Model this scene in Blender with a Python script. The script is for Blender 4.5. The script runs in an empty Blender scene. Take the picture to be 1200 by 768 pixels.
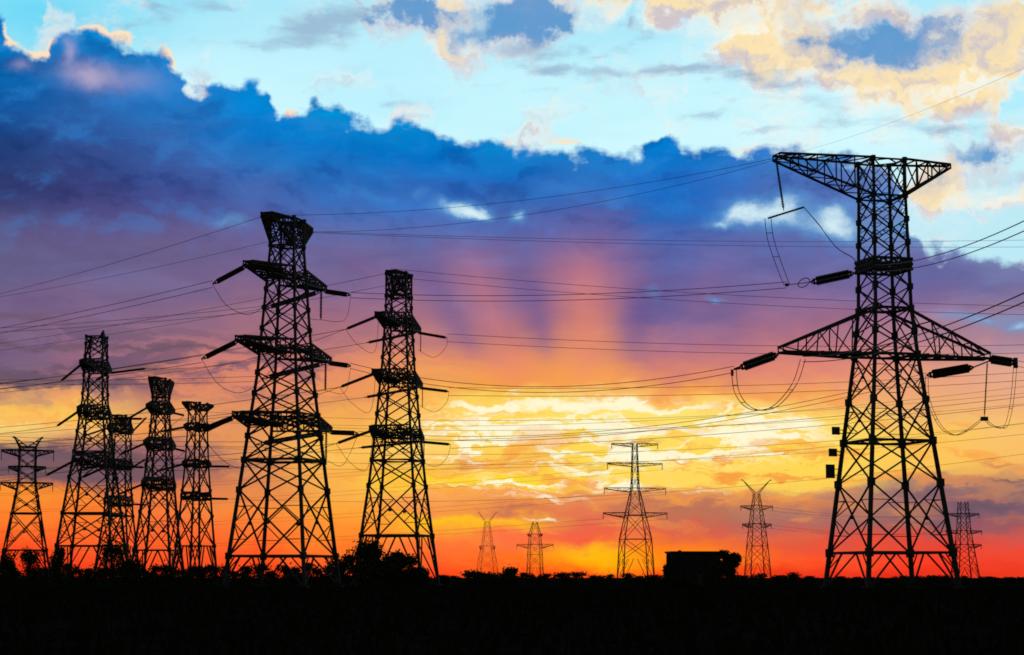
import bpy, math, random
from mathutils import Vector, Matrix

# ------------------------------------------------------------------ scene, camera, sky, sun
S = bpy.context.scene
COL = S.collection
R = math.radians
W0, H0, F0 = 1200.0, 768.0, 2333.0          # frame of reference for the lens: 70 mm on a 36 mm sensor
PITCH = math.atan(293.0 / F0)
CAM_Z = 1.6

cam_d = bpy.data.cameras.new('camera')
cam = bpy.data.objects.new('camera', cam_d)
COL.objects.link(cam)
cam_d.sensor_width = 36.0
cam_d.lens = 36.0 * F0 / W0
cam_d.clip_start = 0.1
cam_d.clip_end = 30000
cam.location = (0, 0, CAM_Z)
cam.rotation_euler = (math.pi / 2 + PITCH, 0, 0)
S.camera = cam
S.view_settings.view_transform = 'Standard'
S.view_settings.look = 'None'
S.view_settings.exposure = 0.0
S.view_settings.gamma = 1.0
S.view_settings.use_curve_mapping = False
S.render.film_transparent = False
S.cycles.filter_width = 1.7
S.cycles.use_denoising = False
S.cycles.max_bounces = 4
S.cycles.volume_bounces = 0


def ray(px, py):
    u, v = (px - W0 / 2) / F0, (H0 / 2 - py) / F0
    c, s = math.cos(PITCH), math.sin(PITCH)
    return Vector((u, c - s * v, s + c * v))


def at(px, py, dist):
    """world point seen in that direction at a given distance north of the camera"""
    r = ray(px, py)
    return Vector((0, 0, CAM_Z)) + r * (dist / r.y)


def azel(px, py):
    r = ray(px, py).normalized()
    return math.degrees(math.atan2(r.x, r.y)), math.degrees(math.asin(r.z))


def lin(c):
    return tuple((x / 255 / 12.92) if x / 255 <= 0.04045 else ((x / 255 + 0.055) / 1.055) ** 2.4 for x in c)


SUN_AZ, SUN_EL = azel(690, 512)

# ---- the sky: a procedural world in azimuth and elevation (degrees)
world = bpy.data.worlds.new('World')
S.world = world
world.use_nodes = True
NT = world.node_tree
NT.nodes.clear()


def nd(t, **kw):
    n = NT.nodes.new(t)
    for k, v in kw.items():
        setattr(n, k, v)
    return n


def put(sock, v):
    if hasattr(v, 'is_linked'):
        NT.links.new(v, sock)
    elif isinstance(v, (tuple, list, Vector)):
        sock.default_value = tuple(v) + (1.0,) if (len(v) == 3 and sock.type == 'RGBA') else tuple(v)
    else:
        sock.default_value = v


def m(op, a, b=None, c=None, clamp=False):
    n = nd('ShaderNodeMath', operation=op, use_clamp=clamp)
    for i, v in enumerate((a, b, c)):
        if v is not None:
            put(n.inputs[i], v)
    return n.outputs[0]


def vm(op, a, b=None, c=None):
    n = nd('ShaderNodeVectorMath', operation=op)
    for i, v in enumerate((a, b, c)):
        if v is not None:
            put(n.inputs[i], v)
    return n.outputs['Value'] if op == 'DOT_PRODUCT' else n.outputs['Vector']


def sstep(x, lo, hi):
    n = nd('ShaderNodeMapRange', interpolation_type='SMOOTHSTEP')
    put(n.inputs[0], x)
    n.inputs[1].default_value = lo
    n.inputs[2].default_value = hi
    return n.outputs[0]


def lerp(x, lo, hi, a, b):
    n = nd('ShaderNodeMapRange', interpolation_type='LINEAR')
    put(n.inputs[0], x)
    for i, v in enumerate((lo, hi, a, b)):
        n.inputs[i + 1].default_value = v
    return n.outputs[0]


def mix(f, a, b, mode='MIX'):
    n = nd('ShaderNodeMix', data_type='RGBA', blend_type=mode)
    put(n.inputs[0], f)
    put(n.inputs[6], a)
    put(n.inputs[7], b)
    return n.outputs[2]


def noise(vec, scale, detail=6.0, rough=0.55, colour=False, dist=0.0):
    n = nd('ShaderNodeTexNoise', noise_dimensions='3D')
    put(n.inputs['Vector'], vec)
    n.inputs['Scale'].default_value = scale
    n.inputs['Detail'].default_value = detail
    n.inputs['Roughness'].default_value = rough
    n.inputs['Distortion'].default_value = dist
    return n.outputs['Color' if colour else 'Fac']


def blobs(P, items):
    """a sum of soft elliptical clumps; each: centre and radii in hundredths of the view, weight"""
    acc = None
    for (px, py, rx, ry, w) in items:
        a, e = azel(px, py)
        sx, sy = 40.2 / rx, 40.2 / ry
        q = vm('MULTIPLY_ADD', P, (sx, sy, 0), (-a * sx, -e * sy, 0))
        g = m('POWER', 0.3679, vm('DOT_PRODUCT', q, q))
        acc = m('MULTIPLY', g, w) if acc is None else m('MULTIPLY_ADD', g, w, acc)
    return acc


def ramp(fac, stops, elmin, elmax):
    n = nd('ShaderNodeValToRGB')
    put(n.inputs[0], fac)
    cr = n.color_ramp
    cr.interpolation = 'LINEAR'
    pts = sorted(((e - elmin) / (elmax - elmin), c) for e, c in stops)
    while len(cr.elements) < len(pts):
        cr.elements.new(0.5)
    for el, (p, c) in zip(cr.elements, pts):
        el.position = p
    for el, (p, c) in zip(cr.elements, pts):
        el.position = p
        el.color = lin(c) + (1.0,)
    return n.outputs[0]


tc = nd('ShaderNodeTexCoord')
sep = nd('ShaderNodeSeparateXYZ')
NT.links.new(tc.outputs['Generated'], sep.inputs[0])
dx, dy, dz = sep.outputs
AZ = m('MULTIPLY', m('ARCTAN2', dx, dy), 180 / math.pi)
EL = m('MULTIPLY', m('ARCSINE', dz), 180 / math.pi)


def comb(x, y, z=0.0):
    n = nd('ShaderNodeCombineXYZ')
    put(n.inputs[0], x); put(n.inputs[1], y); put(n.inputs[2], z)
    return n.outputs[0]


P = comb(AZ, EL)
PS = vm('MULTIPLY', P, (0.30, 1.0, 1.0))           # stretched sideways, for layered cloud
centred = lambda c: vm('SUBTRACT', c, (0.5, 0.5, 0.5))
WN = centred(noise(P, 0.55, 7, 0.6, True))          # billows
WS = centred(noise(PS, 0.9, 6, 0.58, True))         # layered drift
PB = vm('MULTIPLY_ADD', WN, (1.5, 1.1, 0), P)       # billowy lookup
WF = centred(noise(vm('MULTIPLY', P, (0.55, 1.0, 1.0)), 1.7, 6, 0.6, True))       # small lumps
PL = vm('MULTIPLY_ADD', WF, (1.2, 0.85, 0), vm('MULTIPLY_ADD', WS, (2.8, 0.9, 0), P))      # layered lookup
sb = nd('ShaderNodeSeparateXYZ'); NT.links.new(PL, sb.inputs[0])
AZL, ELL = sb.outputs[0], sb.outputs[1]

# colours of the cloud deck and the glow under it, by azimuth (each a vertical run of sky)
EMIN, EMAX = -0.5, 17.0
COLS = {
    0: [(60, (5, 118, 192)), (110, (14, 88, 162)), (160, (30, 66, 128)), (215, (44, 56, 108)), (275, (60, 68, 130)), (320, (72, 84, 140)),
        (355, (112, 94, 146)), (400, (125, 95, 132)), (450, (112, 95, 120)), (463, (215, 158, 110)), (475, (252, 195, 90)),
        (495, (252, 215, 120)), (515, (240, 190, 110)), (530, (130, 98, 100)), (556, (120, 86, 88)), (570, (250, 150, 50)),
        (605, (255, 128, 45)), (640, (255, 85, 35)), (675, (238, 46, 20))],
    100: [(40, (10, 130, 205)), (100, (40, 105, 178)), (160, (44, 82, 150)), (215, (58, 64, 122)), (275, (74, 76, 142)), (320, (86, 88, 150)),
          (360, (128, 98, 146)), (400, (150, 102, 130)), (450, (150, 105, 118)), (466, (235, 165, 110)), (480, (254, 200, 90)),
          (500, (250, 190, 108)), (520, (206, 142, 102)), (540, (140, 98, 98)), (562, (165, 100, 86)), (576, (250, 140, 52)),
          (605, (255, 122, 45)), (640, (255, 88, 38)), (675, (240, 46, 20))],
    200: [(60, (10, 135, 210)), (110, (24, 122, 200)), (160, (52, 102, 174)), (220, (62, 80, 148)), (260, (78, 80, 142)), (300, (94, 88, 148)),
          (340, (108, 92, 148)), (380, (150, 105, 136)), (420, (203, 124, 116)), (450, (214, 130, 106)), (480, (232, 154, 98)),
          (505, (226, 146, 96)), (525, (176, 112, 100)), (556, (190, 108, 86)), (570, (232, 124, 70)), (600, (245, 120, 60)), (640, (255, 95, 40)), (675, (244, 50, 20))],
    300: [(90, (0, 138, 214)), (150, (6, 118, 200)), (190, (40, 108, 184)), (225, (66, 100, 172)), (260, (84, 100, 170)), (300, (98, 92, 156)),
          (340, (140, 102, 142)), (380, (182, 114, 128)), (420, (214, 128, 114)), (460, (222, 138, 104)), (500, (230, 150, 94)),
          (530, (226, 150, 92)), (560, (216, 134, 88)), (600, (248, 138, 60)), (640, (255, 105, 42)), (675, (250, 60, 24))],
    400: [(120, (0, 140, 208)), (170, (8, 118, 200)), (215, (42, 106, 184)), (260, (68, 112, 188)), (300, (96, 100, 166)),
          (340, (132, 102, 152)), (380, (186, 116, 130)), (420, (225, 135, 106)), (460, (240, 155, 90)), (500, (250, 180, 80)),
          (530, (254, 195, 90)), (560, (250, 180, 80)), (600, (255, 165, 55)), (640, (255, 122, 40)), (675, (255, 68, 28))],
    500: [(140, (0, 140, 208)), (180, (6, 118, 202)), (215, (44, 104, 186)), (250, (62, 112, 192)), (290, (88, 100, 170)),
          (320, (112, 98, 160)), (350, (140, 104, 150)), (385, (190, 120, 128)), (420, (240, 150, 96)), (460, (248, 172, 84)), (480, (253, 205, 100)),
          (520, (254, 210, 104)), (545, (252, 192, 84)), (565, (255, 215, 45)), (572, (255, 205, 60)), (578, (252, 172, 86)), (598, (248, 146, 72)), (606, (255, 196, 30)), (640, (255, 125, 55)),
          (675, (255, 64, 24))],
    600: [(165, (0, 134, 206)), (200, (22, 112, 198)), (240, (58, 102, 178)), (270, (78, 100, 176)), (300, (104, 98, 164)),
          (330, (96, 94, 160)), (360, (112, 96, 156)), (390, (172, 112, 130)), (420, (236, 146, 96)), (452, (246, 156, 74)), (466, (255, 215, 90)),
          (490, (255, 226, 104)), (520, (255, 214, 88)), (545, (252, 185, 85)), (570, (255, 222, 40)), (578, (248, 168, 80)), (598, (226, 124, 75)), (606, (255, 190, 40)), (614, (255, 180, 40)),
          (628, (252, 115, 70)), (655, (255, 112, 30)), (675, (255, 70, 20))],
    690: [(170, (10, 128, 204)), (220, (46, 106, 186)), (255, (86, 98, 170)), (285, (112, 100, 164)), (320, (160, 108, 148)), (360, (182, 116, 130)),
          (400, (235, 145, 100)), (445, (250, 164, 78)), (468, (255, 225, 130)), (490, (255, 228, 112)), (530, (255, 218, 84)), (566, (255, 218, 80)), (574, (236, 150, 84)),
          (608, (226, 106, 80)), (634, (248, 98, 62)), (648, (255, 190, 10)), (664, (255, 150, 14)), (675, (255, 90, 20))],
    785: [(175, (0, 122, 205)), (215, (30, 108, 196)), (258, (24, 102, 188)), (300, (82, 96, 172)), (340, (100, 96, 162)), (370, (96, 90, 156)),
          (400, (170, 110, 140)), (440, (216, 130, 110)), (463, (250, 166, 80)), (480, (255, 228, 116)), (530, (255, 220, 92)),
          (566, (255, 216, 96)), (574, (230, 150, 90)), (596, (180, 110, 86)), (622, (218, 98, 75)), (644, (255, 125, 30)), (656, (255, 140, 20)), (675, (255, 85, 15))],
    950: [(180, (50, 112, 184)), (230, (84, 114, 186)), (280, (82, 104, 176)), (320, (100, 100, 166)), (350, (140, 106, 156)),
          (390, (190, 116, 132)), (430, (226, 136, 116)), (462, (246, 166, 95)), (484, (255, 216, 104)), (530, (255, 218, 84)),
          (572, (255, 210, 86)), (580, (206, 146, 104)), (610, (170, 110, 100)), (634, (226, 84, 64)), (655, (255, 82, 40)), (675, (236, 50, 25))],
    1100: [(280, (120, 150, 205)), (300, (98, 112, 178)), (325, (94, 98, 164)), (352, (130, 106, 156)), (390, (190, 136, 150)),
           (420, (214, 146, 132)), (450, (235, 166, 125)), (482, (240, 178, 115)), (510, (254, 200, 92)), (556, (253, 196, 90)),
           (565, (170, 122, 108)), (585, (148, 108, 110)), (616, (142, 92, 98)), (634, (224, 76, 60)), (655, (250, 62, 36)), (675, (230, 45, 25))],
    1200: [(290, (130, 160, 205)), (310, (112, 126, 180)), (335, (110, 110, 166)), (362, (150, 126, 160)), (400, (175, 140, 160)),
           (430, (224, 166, 146)), (460, (235, 172, 130)), (500, (250, 196, 112)), (540, (250, 190, 100)), (552, (226, 156, 95)),
           (564, (160, 118, 106)), (588, (140, 106, 106)), (620, (168, 92, 92)), (645, (240, 76, 56)), (675, (240, 58, 30))],
}
TEL = lerp(ELL, EMIN, EMAX, 0.0, 1.0)
deck = None
prev = None
for px in sorted(COLS):
    a = azel(px, 430)[0]
    c = ramp(TEL, [(azel(px, y)[1], col) for y, col in COLS[px]], EMIN, EMAX)
    deck = c if deck is None else mix(sstep(AZL, prev, a), deck, c)
    prev = a

# soft modelling inside the deck: grey-violet shadow masses, bluer lit masses
n_deck = noise(PS, 1.1, 7, 0.6, False, 0.6)
grey_w = m('MULTIPLY', sstep(EL, azel(600, 440)[1], azel(600, 390)[1]), sstep(EL, azel(600, 230)[1], azel(600, 300)[1]))
deck = mix(m('MULTIPLY', grey_w, lerp(AZ, azel(250, 400)[0], azel(650, 400)[0], 0.46, 0.26)), deck, lin((122, 102, 128)))
deck_w = sstep(EL, azel(600, 470)[1], azel(600, 330)[1])
deck = mix(m('MULTIPLY', deck_w, sstep(n_deck, 0.50, 0.78)), deck, mix(1.0, deck, (0.86, 0.82, 0.88), 'MULTIPLY'))
deck = mix(m('MULTIPLY', deck_w, sstep(n_deck, 0.52, 0.26)), deck, mix(1.0, deck, (1.12, 1.22, 1.16), 'MULTIPLY'))

# billows modelled by light from above and behind
PBS = vm('MULTIPLY', PB, (0.62, 1.0, 1.0))
n_b0 = noise(PBS, 0.55, 8, 0.58)
n_b1 = noise(vm('ADD', PBS, (0.10, -0.42, 0)), 0.55, 8, 0.58)
relief = m('SUBTRACT', n_b0, n_b1)
bw_ = sstep(EL, azel(600, 360)[1], azel(600, 220)[1])
deck = mix(m('MULTIPLY', bw_, sstep(relief, 0.02, 0.16)), deck, mix(1.0, deck, (0.70, 0.72, 0.80), 'MULTIPLY'))
deck = mix(m('MULTIPLY', bw_, sstep(relief, 0.0, -0.16)), deck, mix(0.34, deck, lin((50, 140, 222))))

# shafts of light fanning up from the hidden sun
ux = m('SUBTRACT', AZ, SUN_AZ)
uy = m('MAXIMUM', m('SUBTRACT', EL, SUN_EL - 4.0), 0.3)
fan = m('DIVIDE', ux, uy)
fn = noise(comb(fan, 0.37, 0.0), 9.0, 2.0, 0.5)


def beam(c, w):
    q = m('DIVIDE', m('SUBTRACT', fan, c), w)
    return m('POWER', 0.3679, m('MULTIPLY', q, q))


lit = m('MULTIPLY_ADD', beam(-0.36, 0.10), 0.85, beam(-0.015, 0.10))
lit = m('MULTIPLY_ADD', beam(-0.66, 0.09), 0.22, m('MULTIPLY_ADD', beam(0.42, 0.10), 0.15, lit))
lit = m('MULTIPLY', lit, m('MULTIPLY_ADD', m('SUBTRACT', fn, 0.5), 1.4, 0.9), clamp=True)
dim = m('ADD', m('MULTIPLY_ADD', beam(0.20, 0.085), 0.9, m('MULTIPLY', beam(-0.19, 0.055), 0.7)), m('MULTIPLY', beam(-0.53, 0.06), 0.45), clamp=True)
ray_h = m('MULTIPLY', sstep(EL, azel(600, 262)[1], azel(600, 350)[1]), sstep(EL, azel(600, 470)[1], azel(600, 415)[1]))
dim_h = m('MULTIPLY', sstep(EL, azel(600, 300)[1], azel(600, 350)[1]), sstep(EL, azel(600, 440)[1], azel(600, 385)[1]))
deck = mix(m('MULTIPLY', m('MULTIPLY', dim, dim_h), 0.68), deck, lin((98, 84, 148)))
deck = mix(m('MULTIPLY', m('MULTIPLY', lit, ray_h), 0.52), deck, lin((232, 132, 116)))

# breaks in the deck where the bright sky shows
gap_g = blobs(PB, [(540, 246, 26, 11, 0.8), (560, 252, 14, 6, 0.4), (520, 240, 20, 10, 0.3), (602, 256, 12, 8, 0.6), (340, 262, 30, 10, 0.25), (430, 232, 40, 12, 0.25), (700, 238, 50, 10, 0.25), (872, 250, 30, 17, 1.25), (985, 245, 20, 10, 0.6), (835, 262, 24, 7, 0.7), (270, 258, 24, 9, 0.55),
                   (925, 246, 30, 22, 0.85), (985, 268, 34, 18, 0.8), (1095, 262, 50, 18, 1.2), (1175, 268, 60, 22, 1.3), (1150, 372, 60, 9, 0.62), (843, 351, 14, 4, 0.6),
                   (768, 340, 12, 8, 0.40), (490, 225, 16, 9, 0.35), (1195, 385, 30, 8, 0.7)])
gap_v = m('MULTIPLY', gap_g, m('MULTIPLY_ADD', m('SUBTRACT', n_b0, 0.5), -3.2, 0.92))
deck = mix(m('MULTIPLY', sstep(gap_v, 0.05, 0.75), 0.7), deck, lin((92, 158, 214)))
deck = mix(sstep(gap_v, 0.45, 1.25), deck, lin((214, 240, 246)))

# the burning layer: thin bright edges of cloud around the sun
streak = noise(vm('MULTIPLY', PL, (0.26, 1.25, 1.0)), 1.3, 5, 0.6, False, 0.8)
ridge = m('SUBTRACT', 1.0, m('MULTIPLY', m('ABSOLUTE', m('SUBTRACT', streak, 0.5)), 9.0))
glow = blobs(P, [(680, 510, 200, 50, 1.0), (880, 510, 120, 36, 0.7), (560, 520, 90, 36, 0.6), (660, 575, 160, 14, 0.5), (1120, 520, 80, 24, 0.25), (80, 488, 110, 16, 0.35)])
PE = vm('MULTIPLY_ADD', WF, (1.6, 1.0, 0), P)
edges = blobs(PE, [(560, 479, 48, 4, 0.9), (650, 474, 60, 6, 1.0), (720, 474, 44, 6, 1.1), (790, 480, 80, 4, 0.9), (575, 500, 62, 5, 1.1),
                   (690, 499, 80, 4, 0.95), (745, 504, 50, 4, 0.8), (800, 508, 90, 3.5, 0.8), (740, 533, 40, 5, 1.1), (800, 536, 80, 3, 1.0), (905, 495, 36, 7, 0.9), (900, 512, 30, 3.5, 0.7),
                   (595, 542, 28, 5, 0.5), (660, 532, 55, 3, 0.75), (700, 552, 34, 4, 0.8), (740, 569, 26, 5, 0.9), (610, 567, 130, 2.2, 0.9), (640, 585, 40, 3, 0.6), (885, 516, 70, 20, 0.30),
                   (603, 459, 14, 6, 0.6), (648, 510, 8, 6, 0.5), (640, 606, 26, 3, 0.8), (830, 578, 34, 3, 0.5)])
hot = m('ADD', m('MULTIPLY', m('MULTIPLY', glow, sstep(ridge, 0.25, 0.95)), 0.85), edges)
deck = mix(m('MULTIPLY', sstep(hot, 0.28, 1.0), 0.95), deck, lin((255, 250, 214)))
# drifting orange-mauve scraps among them
scrap = noise(vm('MULTIPLY', PL, (0.22, 1.1, 1.0)), 1.9, 5, 0.6, False, 0.5)
low_w = blobs(P, [(640, 545, 330, 46, 1.0), (860, 470, 160, 14, 0.7), (540, 470, 120, 14, 0.6), (900, 560, 200, 34, 0.7), (1090, 520, 120, 40, 0.8), (120, 500, 180, 40, 0.8), (700, 600, 400, 26, 0.7)])
deck = mix(m('MULTIPLY', m('MULTIPLY', low_w, sstep(scrap, 0.49, 0.62)), 0.72), deck, lin((248, 156, 66)))
mauve = blobs(PE, [(730, 592, 50, 9, 0.9), (800, 606, 60, 12, 0.7), (600, 596, 46, 5, 0.75), (890, 592, 80, 9, 0.6), (985, 598, 60, 12, 0.6), (1140, 585, 80, 10, 0.7), (560, 625, 40, 5, 0.35), (700, 545, 26, 4, 0.5), (745, 522, 30, 4, 0.8), (545, 545, 36, 8, 0.5),
                  (1165, 545, 40, 4, 0.7), (1100, 560, 40, 3, 0.5), (30, 545, 60, 8, 0.8), (1000, 575, 30, 3, 0.5)])
deck = mix(m('MULTIPLY', sstep(mauve, 0.25, 0.9), 0.75), deck, lin((196, 118, 88)))

left_w = blobs(P, [(60, 420, 260, 46, 1.0), (90, 540, 170, 18, 1.1), (1160, 590, 120, 28, 0.7), (330, 440, 120, 30, 0.5)])
deck = mix(m('MULTIPLY', m('MULTIPLY', left_w, sstep(scrap, 0.54, 0.40)), 0.85), deck, lin((100, 82, 112)))
bands = blobs(PE, [(20, 544, 130, 17, 1.4), (140, 549, 90, 14, 1.2), (40, 448, 170, 8, 0.9), (160, 432, 90, 6, 0.7), (60, 405, 180, 6, 0.6), (250, 412, 90, 5, 0.5), (20, 372, 120, 8, 0.5), (1150, 596, 70, 9, 0.6), (1185, 560, 40, 4, 0.6), (1090, 575, 60, 6, 0.5)])
deck = mix(m('MULTIPLY', sstep(bands, 0.12, 0.8), 0.85), deck, lin((108, 84, 98)))
# clear sky above the deck
clear = ramp(lerp(EL, EMIN, EMAX, 0.0, 1.0), [(azel(600, 250)[1], (196, 236, 246)), (azel(600, 170)[1], (210, 250, 255)), (azel(600, 100)[1], (200, 246, 255)), (azel(600, 10)[1], (176, 234, 250))], EMIN, EMAX)
tint = m('ADD', blobs(P, [(40, 20, 130, 60, 0.8), (1190, 20, 60, 60, 0.15), (1160, 130, 80, 40, 0.30)]), m('MULTIPLY', m('SUBTRACT', noise(PS, 0.5, 3), 0.45), 0.8), clamp=True)
clear = mix(tint, clear, lin((96, 214, 246)))

# high broken cloud: soft masses with lit rims towards the sun and lilac-blue cores
PH = vm('MULTIPLY_ADD', centred(noise(P, 0.8, 6, 0.6, True)), (3.6, 2.2, 0), P)
PHS = vm('MULTIPLY', PH, (0.75, 1.0, 1.0))
n_hi = noise(PHS, 0.62, 6, 0.53)
n_h1 = noise(vm('ADD', PHS, (-0.06, -0.36, 0)), 0.62, 6, 0.53)
n_hs = noise(PS, 1.5, 7, 0.62, False, 0.3)
h_rel = m('SUBTRACT', n_hi, n_h1)
cream_g = blobs(PH, [(640, 2, 140, 18, 0.85), (532, 18, 26, 34, 1.05), (560, 44, 90, 10, 0.5), (810, 10, 120, 24, 1.0), (905, 42, 66, 50, 1.15), (1000, 88, 120, 38, 1.2), (880, 50, 34, 26, 0.6),
                     (1140, 84, 86, 36, 1.2), (1185, 30, 70, 40, 1.0), (1075, 124, 84, 17, 0.7), (1112, 146, 34, 10, 0.65), (1110, 190, 50, 15, 0.8), (1192, 160, 40, 28, 0.9), (1180, 225, 66, 22, 0.9), (1110, 220, 60, 26, 0.75),
                     (1030, 25, 60, 10, 0.7), (1010, 6, 80, 12, 0.8)])
cream_v = m('MULTIPLY_ADD', m('SUBTRACT', n_hi, 0.53), 5.0, m('MULTIPLY', cream_g, 0.95))
cream = sstep(m('MULTIPLY_ADD', m('SUBTRACT', n_hs, 0.5), 1.2, cream_v), -0.15, 1.15)
cream_c = mix(sstep(cream_v, 0.5, 1.35), lin((248, 245, 238)), lin((255, 228, 172)))
cream_c = mix(m('MULTIPLY', sstep(h_rel, 0.0, 0.15), 0.8), cream_c, lin((196, 188, 208)))
cream_c = mix(sstep(h_rel, -0.02, -0.15), cream_c, lin((255, 250, 230)))
clear = mix(m('MULTIPLY', cream, 0.95), clear, cream_c)
blue_g = blobs(PH, [(484, 20, 46, 18, 1.2), (595, 22, 54, 28, 1.3), (645, 16, 40, 24, 0.8), (745, 32, 26, 10, 0.9), (1060, 44, 78, 26, 1.15), (985, 58, 56, 20, 0.8), (930, 12, 34, 14, 0.6), (1158, 175, 44, 16, 1.2), (1165, 205, 70, 12, 0.7), (1120, 130, 54, 11, 0.7), (1100, 66, 50, 12, 0.4)])
blue_v = m('MULTIPLY_ADD', m('SUBTRACT', n_h1, 0.5), 2.6, blue_g)
blue = sstep(blue_v, 0.10, 1.15)
blue_c = mix(sstep(blue_v, 0.45, 1.15), lin((190, 192, 210)), lin((84, 146, 204)))
clear = mix(m('MULTIPLY', blue, 0.92), clear, blue_c)
wisp_g = blobs(PB, [(372, 32, 62, 15, 1.0), (790, 84, 120, 8, 0.85), (870, 88, 60, 9, 0.6), (655, 78, 70, 7, 0.6), (150, 24, 60, 7, 0.7), (260, 8, 40, 8, 0.8), (180, 12, 50, 5, 0.5), (770, 42, 36, 7, 0.6), (930, 100, 40, 6, 0.6), (600, 60, 40, 12, 0.6), (690, 60, 90, 7, 0.6), (850, 130, 60, 6, 0.5), (1000, 145, 90, 9, 0.6), (1120, 150, 70, 8, 0.6), (320, 50, 70, 9, 0.5), (420, 20, 50, 12, 0.7),
                    (632, 106, 26, 5, 0.6), (880, 158, 40, 5, 0.6), (445, 125, 40, 7, 0.5), (960, 120, 50, 12, 0.5), (990, 140, 30, 10, 0.5)])
wisp = sstep(m('MULTIPLY_ADD', m('SUBTRACT', n_hs, 0.5), 2.6, wisp_g), 0.20, 1.15)
clear = mix(m('MULTIPLY', wisp, 0.80), clear, lin((150, 178, 206)))

# top of the deck: a billowing edge
EDGE = [(-700, 60), (-200, 40), (-40, 15), (0, 12), (8, 44), (20, 56), (34, 60), (52, 60), (60, 62), (66, 42), (76, 36), (100, 34), (130, 40), (160, 49), (186, 60), (205, 76), (210, 99), (236, 100),
        (260, 95), (285, 95), (302, 98), (318, 108), (327, 130), (338, 137), (350, 130), (372, 120), (396, 122), (412, 142), (440, 147), (475, 140), (500, 146), (525, 158), (548, 166), (600, 168),
        (650, 168), (690, 175), (720, 180), (745, 187), (760, 182), (776, 172), (800, 170), (830, 175), (860, 178), (905, 174), (950, 180), (1000, 184), (1050, 196), (1062, 240), (1075, 288), (1100, 292), (1140, 302), (1200, 312), (1500, 300), (2000, 200)]
fc = nd('ShaderNodeFloatCurve')
cm = fc.mapping
cu = cm.curves[0]
A0, A1 = -30.0, 30.0
pts = []
for px, py in EDGE:
    a, e = azel(px, py)
    pts.append((min(max((a - A0) / (A1 - A0), 0), 1), (e - EMIN) / (18 - EMIN)))
while len(cu.points) < len(pts):
    cu.points.new(0.5, 0.5)
for p, (x, y) in zip(cu.points, pts):
    p.location = (x, y)
    p.handle_type = 'VECTOR'
cm.update()
wb = noise(P, 1.25, 4, 0.5, True)
swb = nd('ShaderNodeSeparateXYZ'); NT.links.new(centred(wb), swb.inputs[0])
put(fc.inputs['Value'], lerp(m('MULTIPLY_ADD', swb.outputs[0], 1.3, AZ), A0, A1, 0.0, 1.0))
edge_el = lerp(fc.outputs[0], 0.0, 1.0, EMIN, 18.0)
rise = m('SUBTRACT', m('MULTIPLY_ADD', swb.outputs[1], 1.5, edge_el), EL)          # >0 inside the deck
rise = m('ADD', rise, m('MULTIPLY', blobs(PB, [(782, 163, 17, 8, 1.0), (772, 172, 20, 8, 0.8), (372, 118, 8, 7, 0.5)]), 0.6))
in_deck = sstep(m('MULTIPLY_ADD', m('SUBTRACT', n_hs, 0.5), 0.7, rise), -0.10, 0.27)
rim = m('MULTIPLY', sstep(rise, -0.42, -0.02), blobs(P, [(48, 58, 20, 14, 1.1), (10, 42, 12, 16, 1.0), (66, 60, 7, 14, 0.8), (110, 36, 22, 10, 0.9), (140, 38, 22, 10, 0.9), (165, 44, 26, 12, 0.9), (205, 66, 16, 16, 1.3), (340, 134, 9, 8, 0.9), (660, 166, 26, 5, 0.8), (868, 174, 14, 6, 0.8),
                                                            (595, 168, 14, 6, 0.5), (548, 165, 8, 5, 0.5)]))
clear = mix(m('MULTIPLY', sstep(rim, 0.2, 0.8), 0.95), clear, lin((255, 226, 190)))
sky = mix(in_deck, clear, deck)
inner = blobs(PB, [(80, 64, 9, 14, 0.7), (105, 88, 22, 10, 0.6), (130, 92, 46, 12, 0.5), (28, 78, 10, 6, 0.45)])
sky = mix(m('MULTIPLY', m('MULTIPLY', in_deck, inner), 0.75), sky, lin((196, 178, 206)))

# the rest of the dome: a dusk sky, darkening away from the sunset
nish = nd('ShaderNodeTexSky', sky_type='NISHITA')
nish.sun_disc = False
nish.sun_elevation = R(SUN_EL)
nish.sun_rotation = R(SUN_AZ)
nish.altitude = 50
dome = mix(1.0, nish.outputs[0], (0.05, 0.05, 0.05), 'MULTIPLY')
front = m('MULTIPLY', sstep(m('ABSOLUTE', AZ), 60.0, 24.0), sstep(EL, 34.0, 19.0))
sky = mix(front, dome, sky)
bg = nd('ShaderNodeBackground')
put(bg.inputs[0], sky)
bg.inputs[1].default_value = 1.0
out = nd('ShaderNodeOutputWorld')
NT.links.new(bg.outputs[0], out.inputs[0])
world.cycles.sampling_method = 'MANUAL'
world.cycles.sample_map_resolution = 512

# sun lamp: the sun itself is behind cloud just over the horizon, so it is weak, warm and from behind the towers
sun_d = bpy.data.lights.new('sun', 'SUN')
sun_d.energy = 0.15
sun_d.angle = R(3.0)
sun_d.color = (1.0, 0.55, 0.25)
sun = bpy.data.objects.new('sun', sun_d)
COL.objects.link(sun)
sun.rotation_euler = (R(90 - SUN_EL), 0, R(180 - SUN_AZ))

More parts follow.
